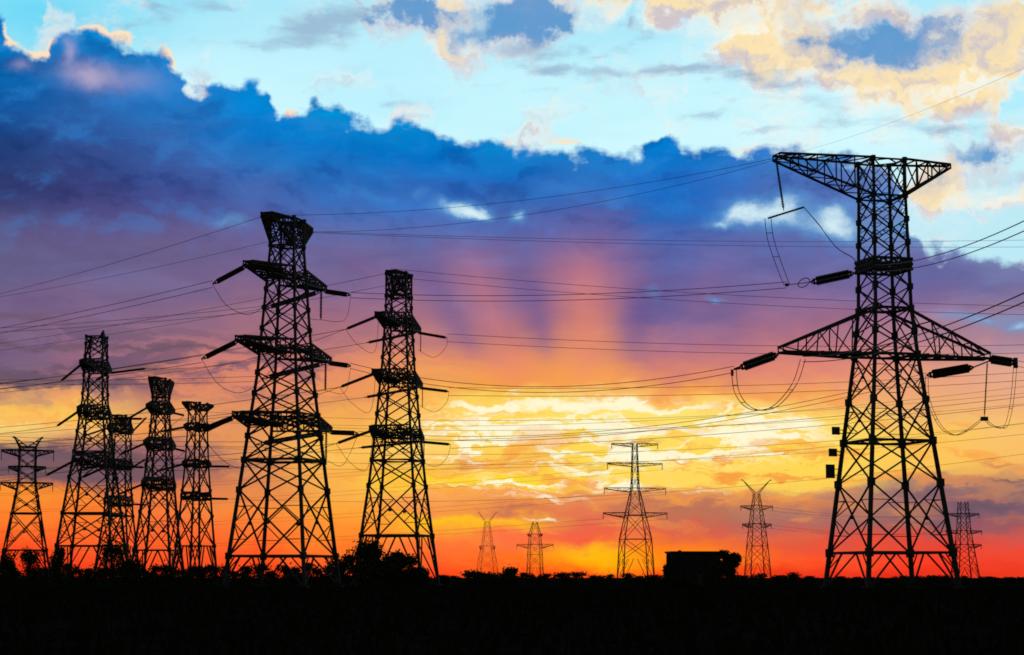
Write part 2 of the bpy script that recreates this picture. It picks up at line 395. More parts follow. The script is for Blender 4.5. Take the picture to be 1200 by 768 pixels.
# ------------------------------------------------------------------ materials
def material(name, c1, c2, scale, rough=0.8, metal=0.0, bump=0.0, spec=0.3):
    mt = bpy.data.materials.new(name)
    mt.use_nodes = True
    t = mt.node_tree
    b = t.nodes['Principled BSDF']
    b.inputs['Roughness'].default_value = rough
    b.inputs['Metallic'].default_value = metal
    b.inputs['Specular IOR Level'].default_value = spec
    g = t.nodes.new('ShaderNodeNewGeometry')
    n = t.nodes.new('ShaderNodeTexNoise')
    n.inputs['Scale'].default_value = scale
    n.inputs['Detail'].default_value = 5
    t.links.new(g.outputs['Position'], n.inputs['Vector'])
    r = t.nodes.new('ShaderNodeValToRGB')
    r.color_ramp.elements[0].position = 0.35
    r.color_ramp.elements[1].position = 0.68
    r.color_ramp.elements[0].color = tuple(c1) + (1,)
    r.color_ramp.elements[1].color = tuple(c2) + (1,)
    t.links.new(n.outputs['Fac'], r.inputs[0])
    t.links.new(r.outputs[0], b.inputs['Base Color'])
    if bump:
        bp = t.nodes.new('ShaderNodeBump')
        bp.inputs['Strength'].default_value = bump
        t.links.new(n.outputs['Fac'], bp.inputs['Height'])
        t.links.new(bp.outputs[0], b.inputs['Normal'])
    return mt


M_STEEL = material('weathered_steel', (0.040, 0.041, 0.042), (0.075, 0.075, 0.074), 0.6, 0.75, 0.0)
M_INS = material('brown_porcelain', (0.030, 0.017, 0.012), (0.05, 0.028, 0.02), 3.0, 0.55)
M_WIRE = material('aged_aluminium_cable', (0.06, 0.06, 0.06), (0.09, 0.09, 0.09), 1.0, 0.7)
M_CONC = material('concrete', (0.05, 0.05, 0.045), (0.09, 0.088, 0.08), 2.0, 0.9, 0, 0.3)
M_PLATE = material('painted_plate', (0.06, 0.06, 0.065), (0.09, 0.09, 0.09), 2.0, 0.6)
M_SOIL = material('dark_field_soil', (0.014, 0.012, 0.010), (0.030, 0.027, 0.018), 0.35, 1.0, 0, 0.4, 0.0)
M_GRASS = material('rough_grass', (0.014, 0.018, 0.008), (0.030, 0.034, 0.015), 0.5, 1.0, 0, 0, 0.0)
M_LEAF = material('dark_leaves', (0.040, 0.052, 0.022), (0.07, 0.085, 0.035), 0.9, 0.9, 0, 0, 0.1)
M_BARK = material('bark', (0.05, 0.038, 0.028), (0.09, 0.07, 0.05), 4.0, 0.95, 0, 0.4)
M_WALL = material('tarred_timber_wall', (0.022, 0.018, 0.015), (0.045, 0.038, 0.032), 0.8, 0.95, 0, 0.2)
M_ROOF = material('corrugated_roof', (0.035, 0.03, 0.028), (0.06, 0.05, 0.045), 1.5, 0.7)
M_GLASS = material('dark_window_glass', (0.01, 0.012, 0.014), (0.015, 0.016, 0.018), 1.0, 0.15)
M_DOOR = material('painted_door', (0.09, 0.07, 0.05), (0.12, 0.09, 0.06), 2.0, 0.7)


# ------------------------------------------------------------------ mesh helpers
class MB:
    def __init__(self):
        self.v, self.f = [], []

    def bar(self, p, q, w, w2=None, sides=4, caps=True):
        p, q = Vector(p), Vector(q)
        d = q - p
        if d.length < 1e-5:
            return
        d.normalize()
        up = Vector((0, 0, 1)) if abs(d.z) < 0.93 else Vector((1, 0, 0))
        a = d.cross(up).normalized()
        b = d.cross(a)
        n0 = len(self.v)
        w2 = w if w2 is None else w2
        for c, r in ((p, w / 2), (q, w2 / 2)):
            for i in range(sides):
                t = 2 * math.pi * (i + 0.5) / sides
                k = 1.414 if sides == 4 else 1.0
                self.v.append(c + (a * math.cos(t) + b * math.sin(t)) * r * k)
        for i in range(sides):
            j = (i + 1) % sides
            self.f.append((n0 + i, n0 + j, n0 + sides + j, n0 + sides + i))
        if caps:
            self.f.append(tuple(n0 + i for i in range(sides))[::-1])
            self.f.append(tuple(n0 + sides + i for i in range(sides)))

    def tube(self, pts, r, sides=5):
        pts = [Vector(p) for p in pts]
        n0 = len(self.v)
        for k, p in enumerate(pts):
            d = (pts[min(k + 1, len(pts) - 1)] - pts[max(k - 1, 0)]).normalized()
            up = Vector((0, 0, 1)) if abs(d.z) < 0.9 else Vector((1, 0, 0))
            a = d.cross(up).normalized()
            b = d.cross(a)
            rr = r[k] if isinstance(r, (list, tuple)) else r
            for i in range(sides):
                t = 2 * math.pi * i / sides
                self.v.append(p + (a * math.cos(t) + b * math.sin(t)) * rr)
        for k in range(len(pts) - 1):
            for i in range(sides):
                j = (i + 1) % sides
                o = n0 + k * sides
                self.f.append((o + i, o + j, o + sides + j, o + sides + i))
        self.f.append(tuple(n0 + i for i in range(sides))[::-1])
        e = n0 + (len(pts) - 1) * sides
        self.f.append(tuple(e + i for i in range(sides)))

    def box(self, c, s, rz=0.0):
        c = Vector(c)
        n0 = len(self.v)
        cs, sn = math.cos(rz), math.sin(rz)
        for z in (-1, 1):
            for x, y in ((-1, -1), (1, -1), (1, 1), (-1, 1)):
                px, py = x * s[0] / 2, y * s[1] / 2
                self.v.append(c + Vector((px * cs - py * sn, px * sn + py * cs, z * s[2] / 2)))
        for q in ((3, 2, 1, 0), (4, 5, 6, 7), (0, 1, 5, 4), (1, 2, 6, 5), (2, 3, 7, 6), (3, 0, 4, 7)):
            self.f.append(tuple(n0 + i for i in q))

    def build(self, name, mat, parent=None, loc=None):
        me = bpy.data.meshes.new(name)
        me.from_pydata([tuple(v) for v in self.v], [], self.f)
        me.materials.append(mat)
        o = bpy.data.objects.new(name, me)
        COL.objects.link(o)
        if parent is not None:
            o.parent = parent
        if loc is not None:
            o.location = loc
        return o


def tag(o, label=None, cat=None, group=None, kind=None):
    if label: o['label'] = label
    if cat: o['category'] = cat
    if group: o['group'] = group
    if kind: o['kind'] = kind
    return o


def empty(name, loc, rz=0.0):
    o = bpy.data.objects.new(name, None)
    o.empty_display_size = 1.0
    COL.objects.link(o)
    o.location = loc
    o.rotation_euler = (0, 0, rz)
    return o


def sagged(p, q, sag, n=24):
    p, q = Vector(p), Vector(q)
    return [p.lerp(q, k / n) - Vector((0, 0, 4 * sag * (k / n) * (1 - k / n))) for k in range(n + 1)]


# ------------------------------------------------------------------ ground
def ground_mesh():
    mb = MB()
    rng = random.Random(4)
    ys = [-60, -20, 0, 6, 12, 20, 30, 42, 56, 75, 100, 130, 165, 210, 270, 340, 430, 540, 680, 860, 1100, 1500, 2200, 3400, 6000, 11000]
    nx = 44
    for i, y in enumerate(ys):
        span = 60 + max(y, 0) * 0.75 + 40
        for k in range(nx + 1):
            x = (k / nx * 2 - 1) * span
            z = 0.0
            if 4 < y < 240:
                z = rng.uniform(-0.05, 0.05)
            mb.v.append(Vector((x, y, z)))
    for i in range(len(ys) - 1):
        for k in range(nx):
            a = i * (nx + 1) + k
            mb.f.append((a, a + 1, a + nx + 2, a + nx + 1))
    return mb


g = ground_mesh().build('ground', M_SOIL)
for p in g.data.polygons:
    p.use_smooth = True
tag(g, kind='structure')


# ------------------------------------------------------------------ lattice towers
def ins_string(mb, p, q, r, n=None):
    """a string of sheds along a line, with end fittings"""
    p, q = Vector(p), Vector(q)
    L = (q - p).length
    n = n or max(8, int(L / 0.28))
    pts, rr = [p], [r * 0.25]
    for k in range(n):
        t0 = 0.05 + 0.90 * k / n
        t1 = 0.05 + 0.90 * (k + 0.55) / n
        pts += [p.lerp(q, t0), p.lerp(q, t0 + 0.002), p.lerp(q, t1), p.lerp(q, t1 + 0.002)]
        rr += [r * 0.45, r, r * 0.9, r * 0.45]
    pts.append(q); rr.append(r * 0.25)
    mb.tube(pts, rr, 6)


class Tower:
    def __init__(self, name, base, yaw, height, label, cat='pylon', group=None):
        self.root = empty(name, base, yaw)
        self.base = Vector(base)
        self.h = height
        self.rot = Matrix.Rotation(yaw, 3, 'Z')
        tag(self.root, label, cat, group)

    def w(self, p):
        return self.base + self.rot @ Vector(p)

    def local(self, p):
        return self.rot.transposed() @ (Vector(p) - self.base)

    def half(self, z):
        pr = self.prof
        for (z0, a), (z1, b) in zip(pr, pr[1:]):
            if z <= z1:
                t = (z - z0) / (z1 - z0)
                return a + (b - a) * t
        return pr[-1][1]

    def body(self, prof, levels, belts, t_leg, t_br, heavy=(), rich=True, plates=True):
        """prof: (z, half width); levels: panel heights; belts: heights with a horizontal frame"""
        self.prof = prof
        h = self.half
        corners = lambda z: [Vector((sx * h(z), sy * h(z), z)) for sx, sy in ((-1, -1), (1, -1), (1, 1), (-1, 1))]
        ztop = prof[-1][0]
        for i in range(4):
            mb = MB()
            zs = sorted(set([p[0] for p in prof] + list(levels)))
            for a, b in zip(zs, zs[1:]):
                f0, f1 = 1 - 0.45 * a / ztop, 1 - 0.45 * b / ztop
                mb.bar(corners(a)[i], corners(b)[i], t_leg * f0, t_leg * f1)
            if plates:
                for z in levels[1:]:
                    c = corners(z)[i]
                    s = t_leg * (1.7 - 0.7 * z / ztop)
                    mb.box(c, (s, s, s * 1.3))
            mb.build('leg', M_STEEL, self.root)
            ft = MB()
            ft.box(corners(0)[i] + Vector((0, 0, 0.12)), (1.3, 1.3, 0.5))
            ft.build('footing', M_CONC, self.root)
        for i in range(4):                                   # four lattice faces
            j = (i + 1) % 4
            mb = MB()
            for k, (a, b) in enumerate(zip(levels, levels[1:])):
                A, B, C, D = corners(a)[i], corners(a)[j], corners(b)[i], corners(b)[j]
                tt = t_br * (1.15 - 0.35 * a / ztop)
                if k == 0:                                   # bottom: inverted V feet
                    mC = (C + D) / 2
                    mb.bar(A, mC.lerp(C, 0.35), tt); mb.bar(B, mC.lerp(D, 0.35), tt)
                    mb.bar(A.lerp(C, 0.5), mC.lerp(C, 0.66), tt * 0.7); mb.bar(B.lerp(D, 0.5), mC.lerp(D, 0.66), tt * 0.7)
                    continue
                if rich and (b - a) > 1.15 * 2 * h((a + b) / 2) * 0.55:
                    mid = (A + B + C + D) / 4
                    mb.bar(A, D, tt); mb.bar(B, C, tt)
                    for P, Q in ((A, C), (B, D)):            # redundant members
                        s = P.lerp(Q, 0.5)
                        mb.bar(s, P.lerp(mid, 0.5), tt * 0.6); mb.bar(s, Q.lerp(mid, 0.5), tt * 0.6)
                        mb.bar(P.lerp(Q, 0.25), P.lerp(mid, 0.5), tt * 0.5)
                        mb.bar(P.lerp(Q, 0.75), Q.lerp(mid, 0.5), tt * 0.5)
                    mb.box(mid, (tt * 2, tt * 2, tt * 2))
                else:
                    mb.bar(A, D, tt); mb.bar(B, C, tt)
            mb.build('face_bracing', M_STEEL, self.root)
        for z in belts:
            mb = MB()
            cs = corners(z)
            tt = t_br * (1.8 if z in heavy else 1.25)
            for i in range(4):
                mb.bar(cs[i], cs[(i + 1) % 4], tt)
            mids = [(cs[i] + cs[(i + 1) % 4]) / 2 for i in range(4)]
            for i in range(4):
                mb.bar(mids[i], mids[(i + 1) % 4], t_br * 0.8)
            mb.build('belt_frame', M_STEEL, self.root)
        return self

    def arm(self, side, z0, z1, length, tz0, tz1, tipw, t, n=4, name='cross_arm', y_off=0.0, dense=False, web=0.55):
        """lattice cross arm along local x; root between heights z0 and z1, tip at tz0..tz1"""
        mb = MB()
        hb, ht = self.half(z0), self.half(z1)
        rootp = {(-1, 0): Vector((side * hb, -hb, z0)), (1, 0): Vector((side * hb, hb, z0)),
                 (-1, 1): Vector((side * ht, -ht, z1)), (1, 1): Vector((side * ht, ht, z1))}
        x = side * length
        tip = {(-1, 0): Vector((x, -tipw + y_off, tz0)), (1, 0): Vector((x, tipw + y_off, tz0)),
               (-1, 1): Vector((x, -tipw + y_off, tz1)), (1, 1): Vector((x, tipw + y_off, tz1))}
        pt = lambda key, s: rootp[key].lerp(tip[key], s)
        for key in rootp:
            mb.bar(rootp[key], tip[key], t)
        for k in range(n):
            s0, s1 = k / n, (k + 1) / n
            for a in (-1, 1):                                # side faces
                if k % 2:
                    mb.bar(pt((a, 0), s0), pt((a, 1), s1), t * web)
                else:
                    mb.bar(pt((a, 1), s0), pt((a, 0), s1), t * web)
                mb.bar(pt((a, 0), s1), pt((a, 1), s1), t * web)
                if dense:
                    mb.bar(pt((a, 0), (s0 + s1) / 2), pt((a, 1), (s0 + s1) / 2), t * 0.5)
            for u in (0, 1):                                 # top and bottom faces
                mb.bar(pt((-1, u), s0), pt((1, u), s1), t * web)
                if dense:
                    mb.bar(pt((1, u), s0), pt((-1, u), s1), t * web)
                mb.bar(pt((-1, u), s1), pt((1, u), s1), t * web)
        o = mb.build(name, M_STEEL, self.root)
        return [self.w(tip[(-1, 0)]), self.w(tip[(1, 0)])]

    def string(self, p, q, r=0.19, twin=0.0):
        """insulator string between two world points"""
        mb = MB()
        p, q = self.local(p), self.local(q)
        d = (q - p)
        side = Vector((0, 0, 1)).cross(d)
        side = side.normalized() if side.length > 1e-3 else Vector((1, 0, 0))
        if twin:
            up = d.cross(side).normalized()
            for s in (-1, 1):
                off = up * s * twin / 2
                ins_string(mb, p.lerp(q, 0.08) + off, p.lerp(q, 0.92) + off, r)
                mb.bar(p, p.lerp(q, 0.08) + off, r * 0.5)
                mb.bar(q, p.lerp(q, 0.92) + off, r * 0.5)
            mb.bar(p.lerp(q, 0.08) + up * twin * 0.7, p.lerp(q, 0.08) - up * twin * 0.7, r * 0.6)
            mb.bar(p.lerp(q, 0.92) + up * twin * 0.7, p.lerp(q, 0.92) - up * twin * 0.7, r * 0.6)
        else:
            ins_string(mb, p, q, r)
        return mb.build('insulator_string', M_INS, self.root)

    def jumper(self, pts, r=0.06, gap=0.0):
        """jumper loop through world points"""
        ps = [self.local(p) for p in pts]
        # Catmull-Rom through the points
        out = []
        for k in range(len(ps) - 1):
            p0, p1, p2, p3 = ps[max(k - 1, 0)], ps[k], ps[k + 1], ps[min(k + 2, len(ps) - 1)]
            for s in range(8):
                t = s / 8
                out.append(0.5 * ((2 * p1) + (p2 - p0) * t + (2 * p0 - 5 * p1 + 4 * p2 - p3) * t * t + (3 * p1 - p0 - 3 * p2 + p3) * t ** 3))
        out.append(ps[-1])
        mb = MB()
        if gap:
            for s in (-1, 1):
                mb.tube([p + Vector((s * gap / 2, -s * gap / 4, 0)) for p in out], r, 4)
            for k in range(6, len(out) - 4, 8):
                mb.bar(out[k] + Vector((-gap / 2, gap / 4, 0)), out[k] + Vector((gap / 2, -gap / 4, 0)), r * 1.6)
        else:
            mb.tube(out, r, 4)
        return mb.build('jumper_loop', M_WIRE, self.root)


def ground_at(px, dist):
    p = at(px, 677, dist)
    return Vector((p.x, p.y, 0))


def zy(py, dist):
    return at(600, py, dist).z

# ================================================================== the tall pylon on the right
DA = 286.0
A = Tower('lattice_pylon', ground_at(1044, DA), R(16), 60,
          'tallest steel lattice pylon with wide flat T top and triangular lower arms, at right', 'pylon')
za = lambda y: zy(y, DA)
A.body([(0, 7.0), (za(417), 3.36), (za(363), 2.80), (za(232), 2.50), (za(190), 2.50)],
       [0, za(648), za(567), za(518), za(470), za(417), za(390), za(363), za(338), za(312), za(286), za(259), za(232), za(190)],
       [za(648), za(518), za(417), za(363), za(312), za(232), za(190)], 0.56, 0.19, heavy=(za(648), za(518), za(417), za(363)))
tipL = A.arm(-1, za(418), za(366), 16.4, za(417), za(411), 0.9, 0.36, 4, web=0.42)
tipR = A.arm(1, za(418), za(366), 16.4, za(417), za(411), 0.9, 0.36, 4, web=0.42)
topL = A.arm(-1, za(232), za(189), 16.6, za(194), za(189), 1.2, 0.28, 5, name='top_arm')
topR = A.arm(1, za(232), za(189), 10.9, za(193), za(189), 0.7, 0.30, 4, name='top_arm')
# bottom chord of the lower arms is a deep box girder: extra stays
for s in (-1, 1):
    mb = MB()
    h = A.half(za(417))
    for k in range(7):
        x0, x1 = s * (h + 0.2 + k * 1.75), s * (h + 0.2 + (k + 1) * 1.75)
        w0 = h * (1 - k / 8.5); w1 = h * (1 - (k + 1) / 8.5)
        mb.bar((x0, -w0, za(416)), (x1, w1, za(416)), 0.2)
        mb.bar((x0, w0, za(416)), (x1, -w1, za(416)), 0.2)
        mb.bar((x0, w0, za(416)), (x0, -w0, za(416)), 0.2)
    mb.build('arm_deck', M_STEEL, A.root)
# the middle phase platform
mb = MB()
hh = A.half(za(312)) + 0.35
for z in (za(318), za(312), za(306)):
    for k in range(4):
        c = [(-hh, -hh), (hh, -hh), (hh, hh), (-hh, hh)]
        mb.bar((*c[k], z), (*c[(k + 1) % 4], z), 0.34)
for k in range(4):
    c = [(-hh, -hh), (hh, -hh), (hh, hh), (-hh, hh)]
    for t in (0.0, 0.25, 0.5, 0.75):
        a, b = Vector((*c[k], 0)), Vector((*c[(k + 1) % 4], 0))
        p = a.lerp(b, t); q = a.lerp(b, t + 0.25)
        mb.bar((p.x, p.y, za(318)), (q.x, q.y, za(306)), 0.26)
        mb.bar((p.x, p.y, za(306)), (q.x, q.y, za(318)), 0.26)
for k in range(5):
    t = -hh + 2 * hh * k / 4
    mb.bar((t, -hh, za(313)), (t, hh, za(313)), 0.24)
mb.build('phase_platform', M_STEEL, A.root)

pA_mid = at(1001, 320, 288.5)
eA_mid = at(950, 331, 292)
A.string(pA_mid, eA_mid, 0.40, 0.64)
# grading ring and yoke at the line end
mb = MB()
c = A.local(at(942, 331.5, 292.6)); ax = A.local(at(950, 331, 292)) - A.local(at(935, 333, 293)); ax.normalize()
e1 = ax.cross(Vector((0, 0, 1))).normalized(); e2 = Vector((0, 0, 1)).lerp(ax, 0.8).normalized()
mb.tube([c + e2 * 0.95 * math.cos(t) + Vector((0, 0, 1)).cross(e2) * 0.0 + e1 * 0.0 + ax.cross(e1) * 0.62 * math.sin(t) for t in [k * math.pi / 8 for k in range(17)]], 0.07, 5)
mb.build('grading_ring', M_WIRE, A.root)
qA_mid = at(922, 334, 293.5)
mb = MB(); mb.bar(A.local(eA_mid), A.local(qA_mid), 0.10); mb.box(A.local(qA_mid), (0.5, 0.4, 0.4)); mb.build('clamp', M_WIRE, A.root)
# hung spreader bar that carries the middle jumper round the body
hang = topL[0].lerp(topL[1], 0.5)
hb = at(918.5, 247, hang.y)
A.string(hang + Vector((0, 0, -0.2)), hb, 0.2)
bar0, bar1 = at(900, 256, hang.y + 2.0), at(942, 243, hang.y - 1.5)
mb = MB(); mb.bar(A.local(bar0), A.local(bar1), 0.22); mb.build('spreader_bar', M_WIRE, A.root)
A.jumper([bar0, at(903, 280, hang.y + 3), at(912, 308, hang.y + 6), qA_mid], 0.05, 0.8)
A.jumper([bar1, at(960, 264, 277), at(980, 290, 280), at(1001, 304, 283), at(1004, 318, 284)], 0.075)

# left phase: string out to the left, slack jumper under the arm
pA_l = tipL[1] + Vector((0, 0, -0.2)); eA_l = at(866, 431.5, pA_l.y + 3)
A.string(pA_l, eA_l, 0.42, 0.62)
qA_l = at(860, 433, pA_l.y + 3.4)
mb = MB(); mb.bar(A.local(eA_l), A.local(qA_l), 0.4, 0.25); mb.box(A.local(at(858, 437, pA_l.y + 3.4)), (0.3, 0.3, 0.9)); mb.build('clamp', M_WIRE, A.root)
jA_l = at(941, 421, 279.5)
A.jumper([qA_l, at(863, 458, 282), at(874, 475, 281.5), at(890, 481, 281), at(910, 475, 280.5), at(931, 450, 280), jA_l], 0.055, 0.6)
# right phases
pA_r = tipR[0] + Vector((0, 0, -0.3)); eA_r = at(1086, 440, 290)
A.string(at(1141, 430.5, 292.4), eA_r, 0.42, 0.62)
mb = MB(); mb.bar(A.local(at(1141, 430.5, 292.4)), A.local(pA_r), 0.16); mb.build('link', M_WIRE, A.root)
eA_rr = at(1190, 425.5, 288)
A.string(tipR[0].lerp(tipR[1], 0.3), eA_rr, 0.42, 0.62)
pp = tipR[0].lerp(tipR[1], 0.5) + Vector((0, 0, -0.3)); pq = at(1153.5, 489, pp.y)
A.string(pp, pq, 0.13)
mb = MB(); mb.box(A.local(pq) + Vector((0, 0, -0.25)), (1.0, 0.5, 0.6)); mb.build('jumper_weight', M_WIRE, A.root)
A.jumper([eA_r, at(1088, 468, 290.5), at(1101, 498, 291), at(1118, 510, 292), at(1136, 503, 292.5), pq], 0.045, 0.35)
A.jumper([pq, at(1160, 497, 292), at(1169, 501, 291), at(1179, 499, 290), at(1186, 470, 288.5), eA_rr], 0.045, 0.40)
mb = MB(); mb.box(A.local(eA_rr), (0.5, 0.5, 1.5)); mb.build('clamp', M_WIRE, A.root)
# plates bracketed to the left leg
for (px, py, w, h_) in ((979.5, 505, 1.25, 1.15), (976, 530.5, 1.3, 1.15), (973, 552.5, 1.4, 2.0)):
    z = at(px, py, DA).z
    h = A.half(z)
    leg = Vector((-h, h, z))
    c = A.local(at(px, py, A.w(leg).y))
    mb = MB()
    mb.box(c, (w, 0.10, h_), R(0))
    pl = mb.build('sign_plate', M_PLATE, A.root)
    mb = MB()
    mb.bar(c + Vector((0, 0.09, h_ * 0.22)), leg + Vector((0, 0, h_ * 0.22)), 0.11)
    mb.bar(c + Vector((0, 0.09, -h_ * 0.22)), leg + Vector((0, 0, -h_ * 0.22)), 0.11)
    mb.build('bracket', M_STEEL, A.root)

# ================================================================== the double-circuit pylons
def circuit_tower(px, D, yaw, label, prof_y, arms_y, top, lens, t_leg, t_br, levels_y, belts_y, heavy_y=(), n=5, rich=True, group=None, lift=0.0, arm_depth=2.4):
    T = Tower('lattice_pylon', ground_at(px, D), yaw, 60, label, 'pylon', group)
    z = lambda y: zy(y, D)
    prof = [(0, prof_y[0][1])] + [(z(y), h) for y, h in prof_y[1:]]
    T.body(prof, [0] + [z(y) for y in levels_y], [z(y) for y in belts_y], t_leg, t_br, heavy=[z(y) for y in heavy_y], rich=rich)
    T.tips = []
    for y, L in zip(arms_y, lens):
        zc = z(y)
        a = T.arm(-1, zc - arm_depth * 0.45, zc + arm_depth * 0.55, L, zc - 0.25 + lift, zc + 0.35 + lift, 0.75, t_br * 1.35, n, dense=True)
        b = T.arm(1, zc - arm_depth * 0.45, zc + arm_depth * 0.55, L, zc - 0.25 + lift, zc + 0.35 + lift, 0.75, t_br * 1.35, n, dense=True)
        T.tips.append((a, b))
    if top:
        yt, yb, L = top
        a = T.arm(-1, z(yb), z(yt), L, z(yt) - 0.5, z(yt), 0.9, t_br * 1.3, 4, name='top_arm', dense=True)
        b = T.arm(1, z(yb), z(yt), L, z(yt) - 0.5, z(yt), 0.9, t_br * 1.3, 4, name='top_arm', dense=True)
        T.top = (a, b)
    return T


mid2 = lambda t: t[0].lerp(t[1], 0.5)
DB = 328.0
B = circuit_tower(331, DB, R(72), 'big lattice pylon with three arm tiers and a flared top, largest on the left half',
                  [(688, 7.1), (440, 3.46), (290, 2.1), (258, 2.1)], (324, 410, 495), (259, 287, 8.4), (15.0, 17.4, 18.0),
                  0.52, 0.22, (652, 575, 540, 512, 486, 462, 438, 410, 386, 362, 340, 318, 289, 258), (652, 540, 486, 410, 324, 289, 258), (652, 540), 5)
B.ends = {}
def tower_strings(T, specs, r, twin=0.0):
    """specs: level, side (0 left arm, 1 right arm), end px, py, depth offset from the tip"""
    ends = []
    for lev, side, px, py, dd in specs:
        p = mid2(T.tips[lev][side]) + Vector((0, 0, -0.15))
        q = at(px, py, p.y + dd)
        T.string(p, q, r, twin)
        ends.append(q)
    return ends


eB = tower_strings(B, [(0, 0, 249, 333, 2.5), (1, 0, 236, 421, 2.5), (2, 0, 232, 506, 2.5),
                       (0, 1, 309, 362, 4), (1, 1, 306, 444, 4), (2, 1, 300, 521, 4),
                       (0, 1, 411, 346, -2), (1, 1, 411, 429, -2), (2, 1, 420, 508, -2),
                       (0, 0, 338, 318, -3), (1, 0, 336, 415, -3), (2, 0, 332, 500, -3)], 0.27, 0.40)
# slack jumpers and the short pendant strings
for i, (a, b, dip) in enumerate(((0, 9, (268, 360, 300, 366)), (1, 10, (258, 452, 290, 458)), (2, 11, (262, 540, 290, 546)))):
    y0 = eB[a].y
    B.jumper([eB[a], at(dip[0], dip[1], y0 - 1), at(dip[2], dip[3], y0 - 3), eB[b]], 0.045)
for i, (lev, px, py, px2, py2) in enumerate(((0, 384, 375, 404, 379), (1, 386, 458, 404, 464), (2, 388, 540, 402, 549))):
    p = mid2(B.tips[lev][1]).lerp(B.w((B.half(zy((324, 410, 495)[lev], DB)), 0, zy((326, 412, 497)[lev], DB))), 0.05)
    q = Vector((p.x, p.y, zy(py, p.y)))
    B.string(p + Vector((0, 0, -0.2)), q, 0.24)
    B.jumper([eB[3 + lev], at(px - 25, py2 - 6, p.y + 1), q, at(px2, py2 - 4, p.y - 1), eB[6 + lev]], 0.04)

DC = 392.0
C = circuit_tower(465, DC, R(77), 'middle-sized lattice pylon with three stubby arm tiers, right of the big left one',
                  [(686.5, 6.7), (560, 4.35), (500, 3.5), (430, 2.6), (360, 2.05), (322, 2.05)], (378, 444, 509), (322, 348, 6.0), (13.6, 15.2, 16.6),
                  0.50, 0.23, (628, 570, 540, 509, 486, 464, 444, 420, 398, 378, 360, 348, 322), (628, 540, 509, 444, 378, 348, 322), (628,), 5, arm_depth=3.0)
eC = tower_strings(C, [(0, 0, 405, 386, 2), (1, 0, 398, 454, 2), (2, 0, 394, 520, 2),
                       (0, 1, 429, 402, 3), (1, 1, 427, 466, 3), (2, 1, 420, 525, 3),
                       (0, 1, 524, 396, -2), (1, 1, 526, 459, -2), (2, 1, 528, 521, -2)], 0.34)
for lev, (jx, jy) in enumerate(((425, 408), (420, 478), (416, 546))):
    C.jumper([eC[lev], at(jx - 6, jy - 4, eC[lev].y), at(jx + 14, jy + 4, eC[lev].y), mid2(C.tips[lev][0])], 0.04)
    C.jumper([eC[6 + lev], at(522 + lev, 408 + 64 * lev, eC[6 + lev].y), at(508 + lev, 419 + 64 * lev, eC[6 + lev].y), at(490, 410 + 64 * lev, eC[6 + lev].y + 3)], 0.04)
    p = C.tips[lev][1][0]
    C.string(p, p + Vector((0, 0, -4.3)), 0.13)

D1D = 484.0
D1 = circuit_tower(106, D1D, R(86), 'lattice pylon with two short spires on top, tallest of the far-left cluster',
                   [(685, 7.6), (600, 5.6), (530, 3.8), (470, 2.5), (395, 2.05)], (430, 484, 540), None, (11.5, 12.5, 13.5),
                   0.55, 0.25, (640, 602, 560, 530, 506, 484, 462, 441, 418, 404, 395), (640, 602, 530, 484, 430, 395), (602,), 4, arm_depth=3.4)
for sy in (-1, 1):                                          # two earth-wire spires
    mb = MB()
    zt = zy(404, D1D); hx = D1.half(zt)
    apex = Vector((sy * 0.6, sy * 1.75, zy(397 if sy > 0 else 388, D1D)))
    for a, c_ in ((-hx, sy * hx), (hx, sy * hx), (-hx, sy * 0.3), (hx, sy * 0.3)):
        mb.bar((a, c_, zt - 0.3), apex, 0.26)
    mb.bar((-hx, sy * hx, zt - 4), apex, 0.26); mb.bar((hx, sy * hx, zt - 4), apex, 0.26)
    mb.bar((-hx * 0.5, sy * hx, zt + 1), (hx * 0.5, sy * hx * 0.6, zt + 1), 0.22)
    mb.build('earth_wire_peak', M_STEEL, D1.root)
eD1 = tower_strings(D1, [(0, 0, 71, 447, 2), (1, 0, 66, 500, 2), (2, 0, 53, 558, 2), (0, 1, 172, 432, -2), (1, 1, 168, 491, -2), (2, 1, 170, 548, -2),
                         (0, 1, 112, 446, 3), (2, 1, 96, 560, 3)], 0.34)

D2D = 735.0
D2 = circuit_tower(137, D2D, R(83), 'smaller dark lattice pylon half hidden behind the two-spired one, bush at its foot',
                   [(682, 6.8), (605, 4.2), (560, 3.3), (488, 3.0)], (503, 545, 588), (488, 500, 7.0), (13, 14, 15),
                   0.65, 0.32, (640, 605, 580, 560, 540, 520, 503, 488), (605, 545, 503), (605,), 4, rich=False, arm_depth=4.0)
eD2 = tower_strings(D2, [(0, 1, 172, 489, -2), (1, 1, 171, 538, -2), (2, 1, 172, 592, -2), (0, 0, 96, 512, 2), (1, 0, 92, 552, 2)], 0.40)

D3D = 600.0
D3 = circuit_tower(184, D3D, R(81), 'slim lattice pylon with a flared bucket-like top, right of the two-spired one',
                   [(683, 6.6), (620, 4.7), (560, 3.4), (480, 2.0), (445, 2.0)], (479, 521, 568), (445, 466, 9.0), (11, 12.5, 13.5),
                   0.62, 0.30, (645, 600, 568, 545, 521, 500, 479, 466, 445), (645, 568, 521, 479, 466), (), 4, arm_depth=4.0)
eD3 = tower_strings(D3, [(0, 0, 150, 491, 2), (1, 0, 140, 533, 2), (2, 0, 138, 580, 2), (0, 1, 216, 487, -2), (1, 1, 217, 529, -2)], 0.38)

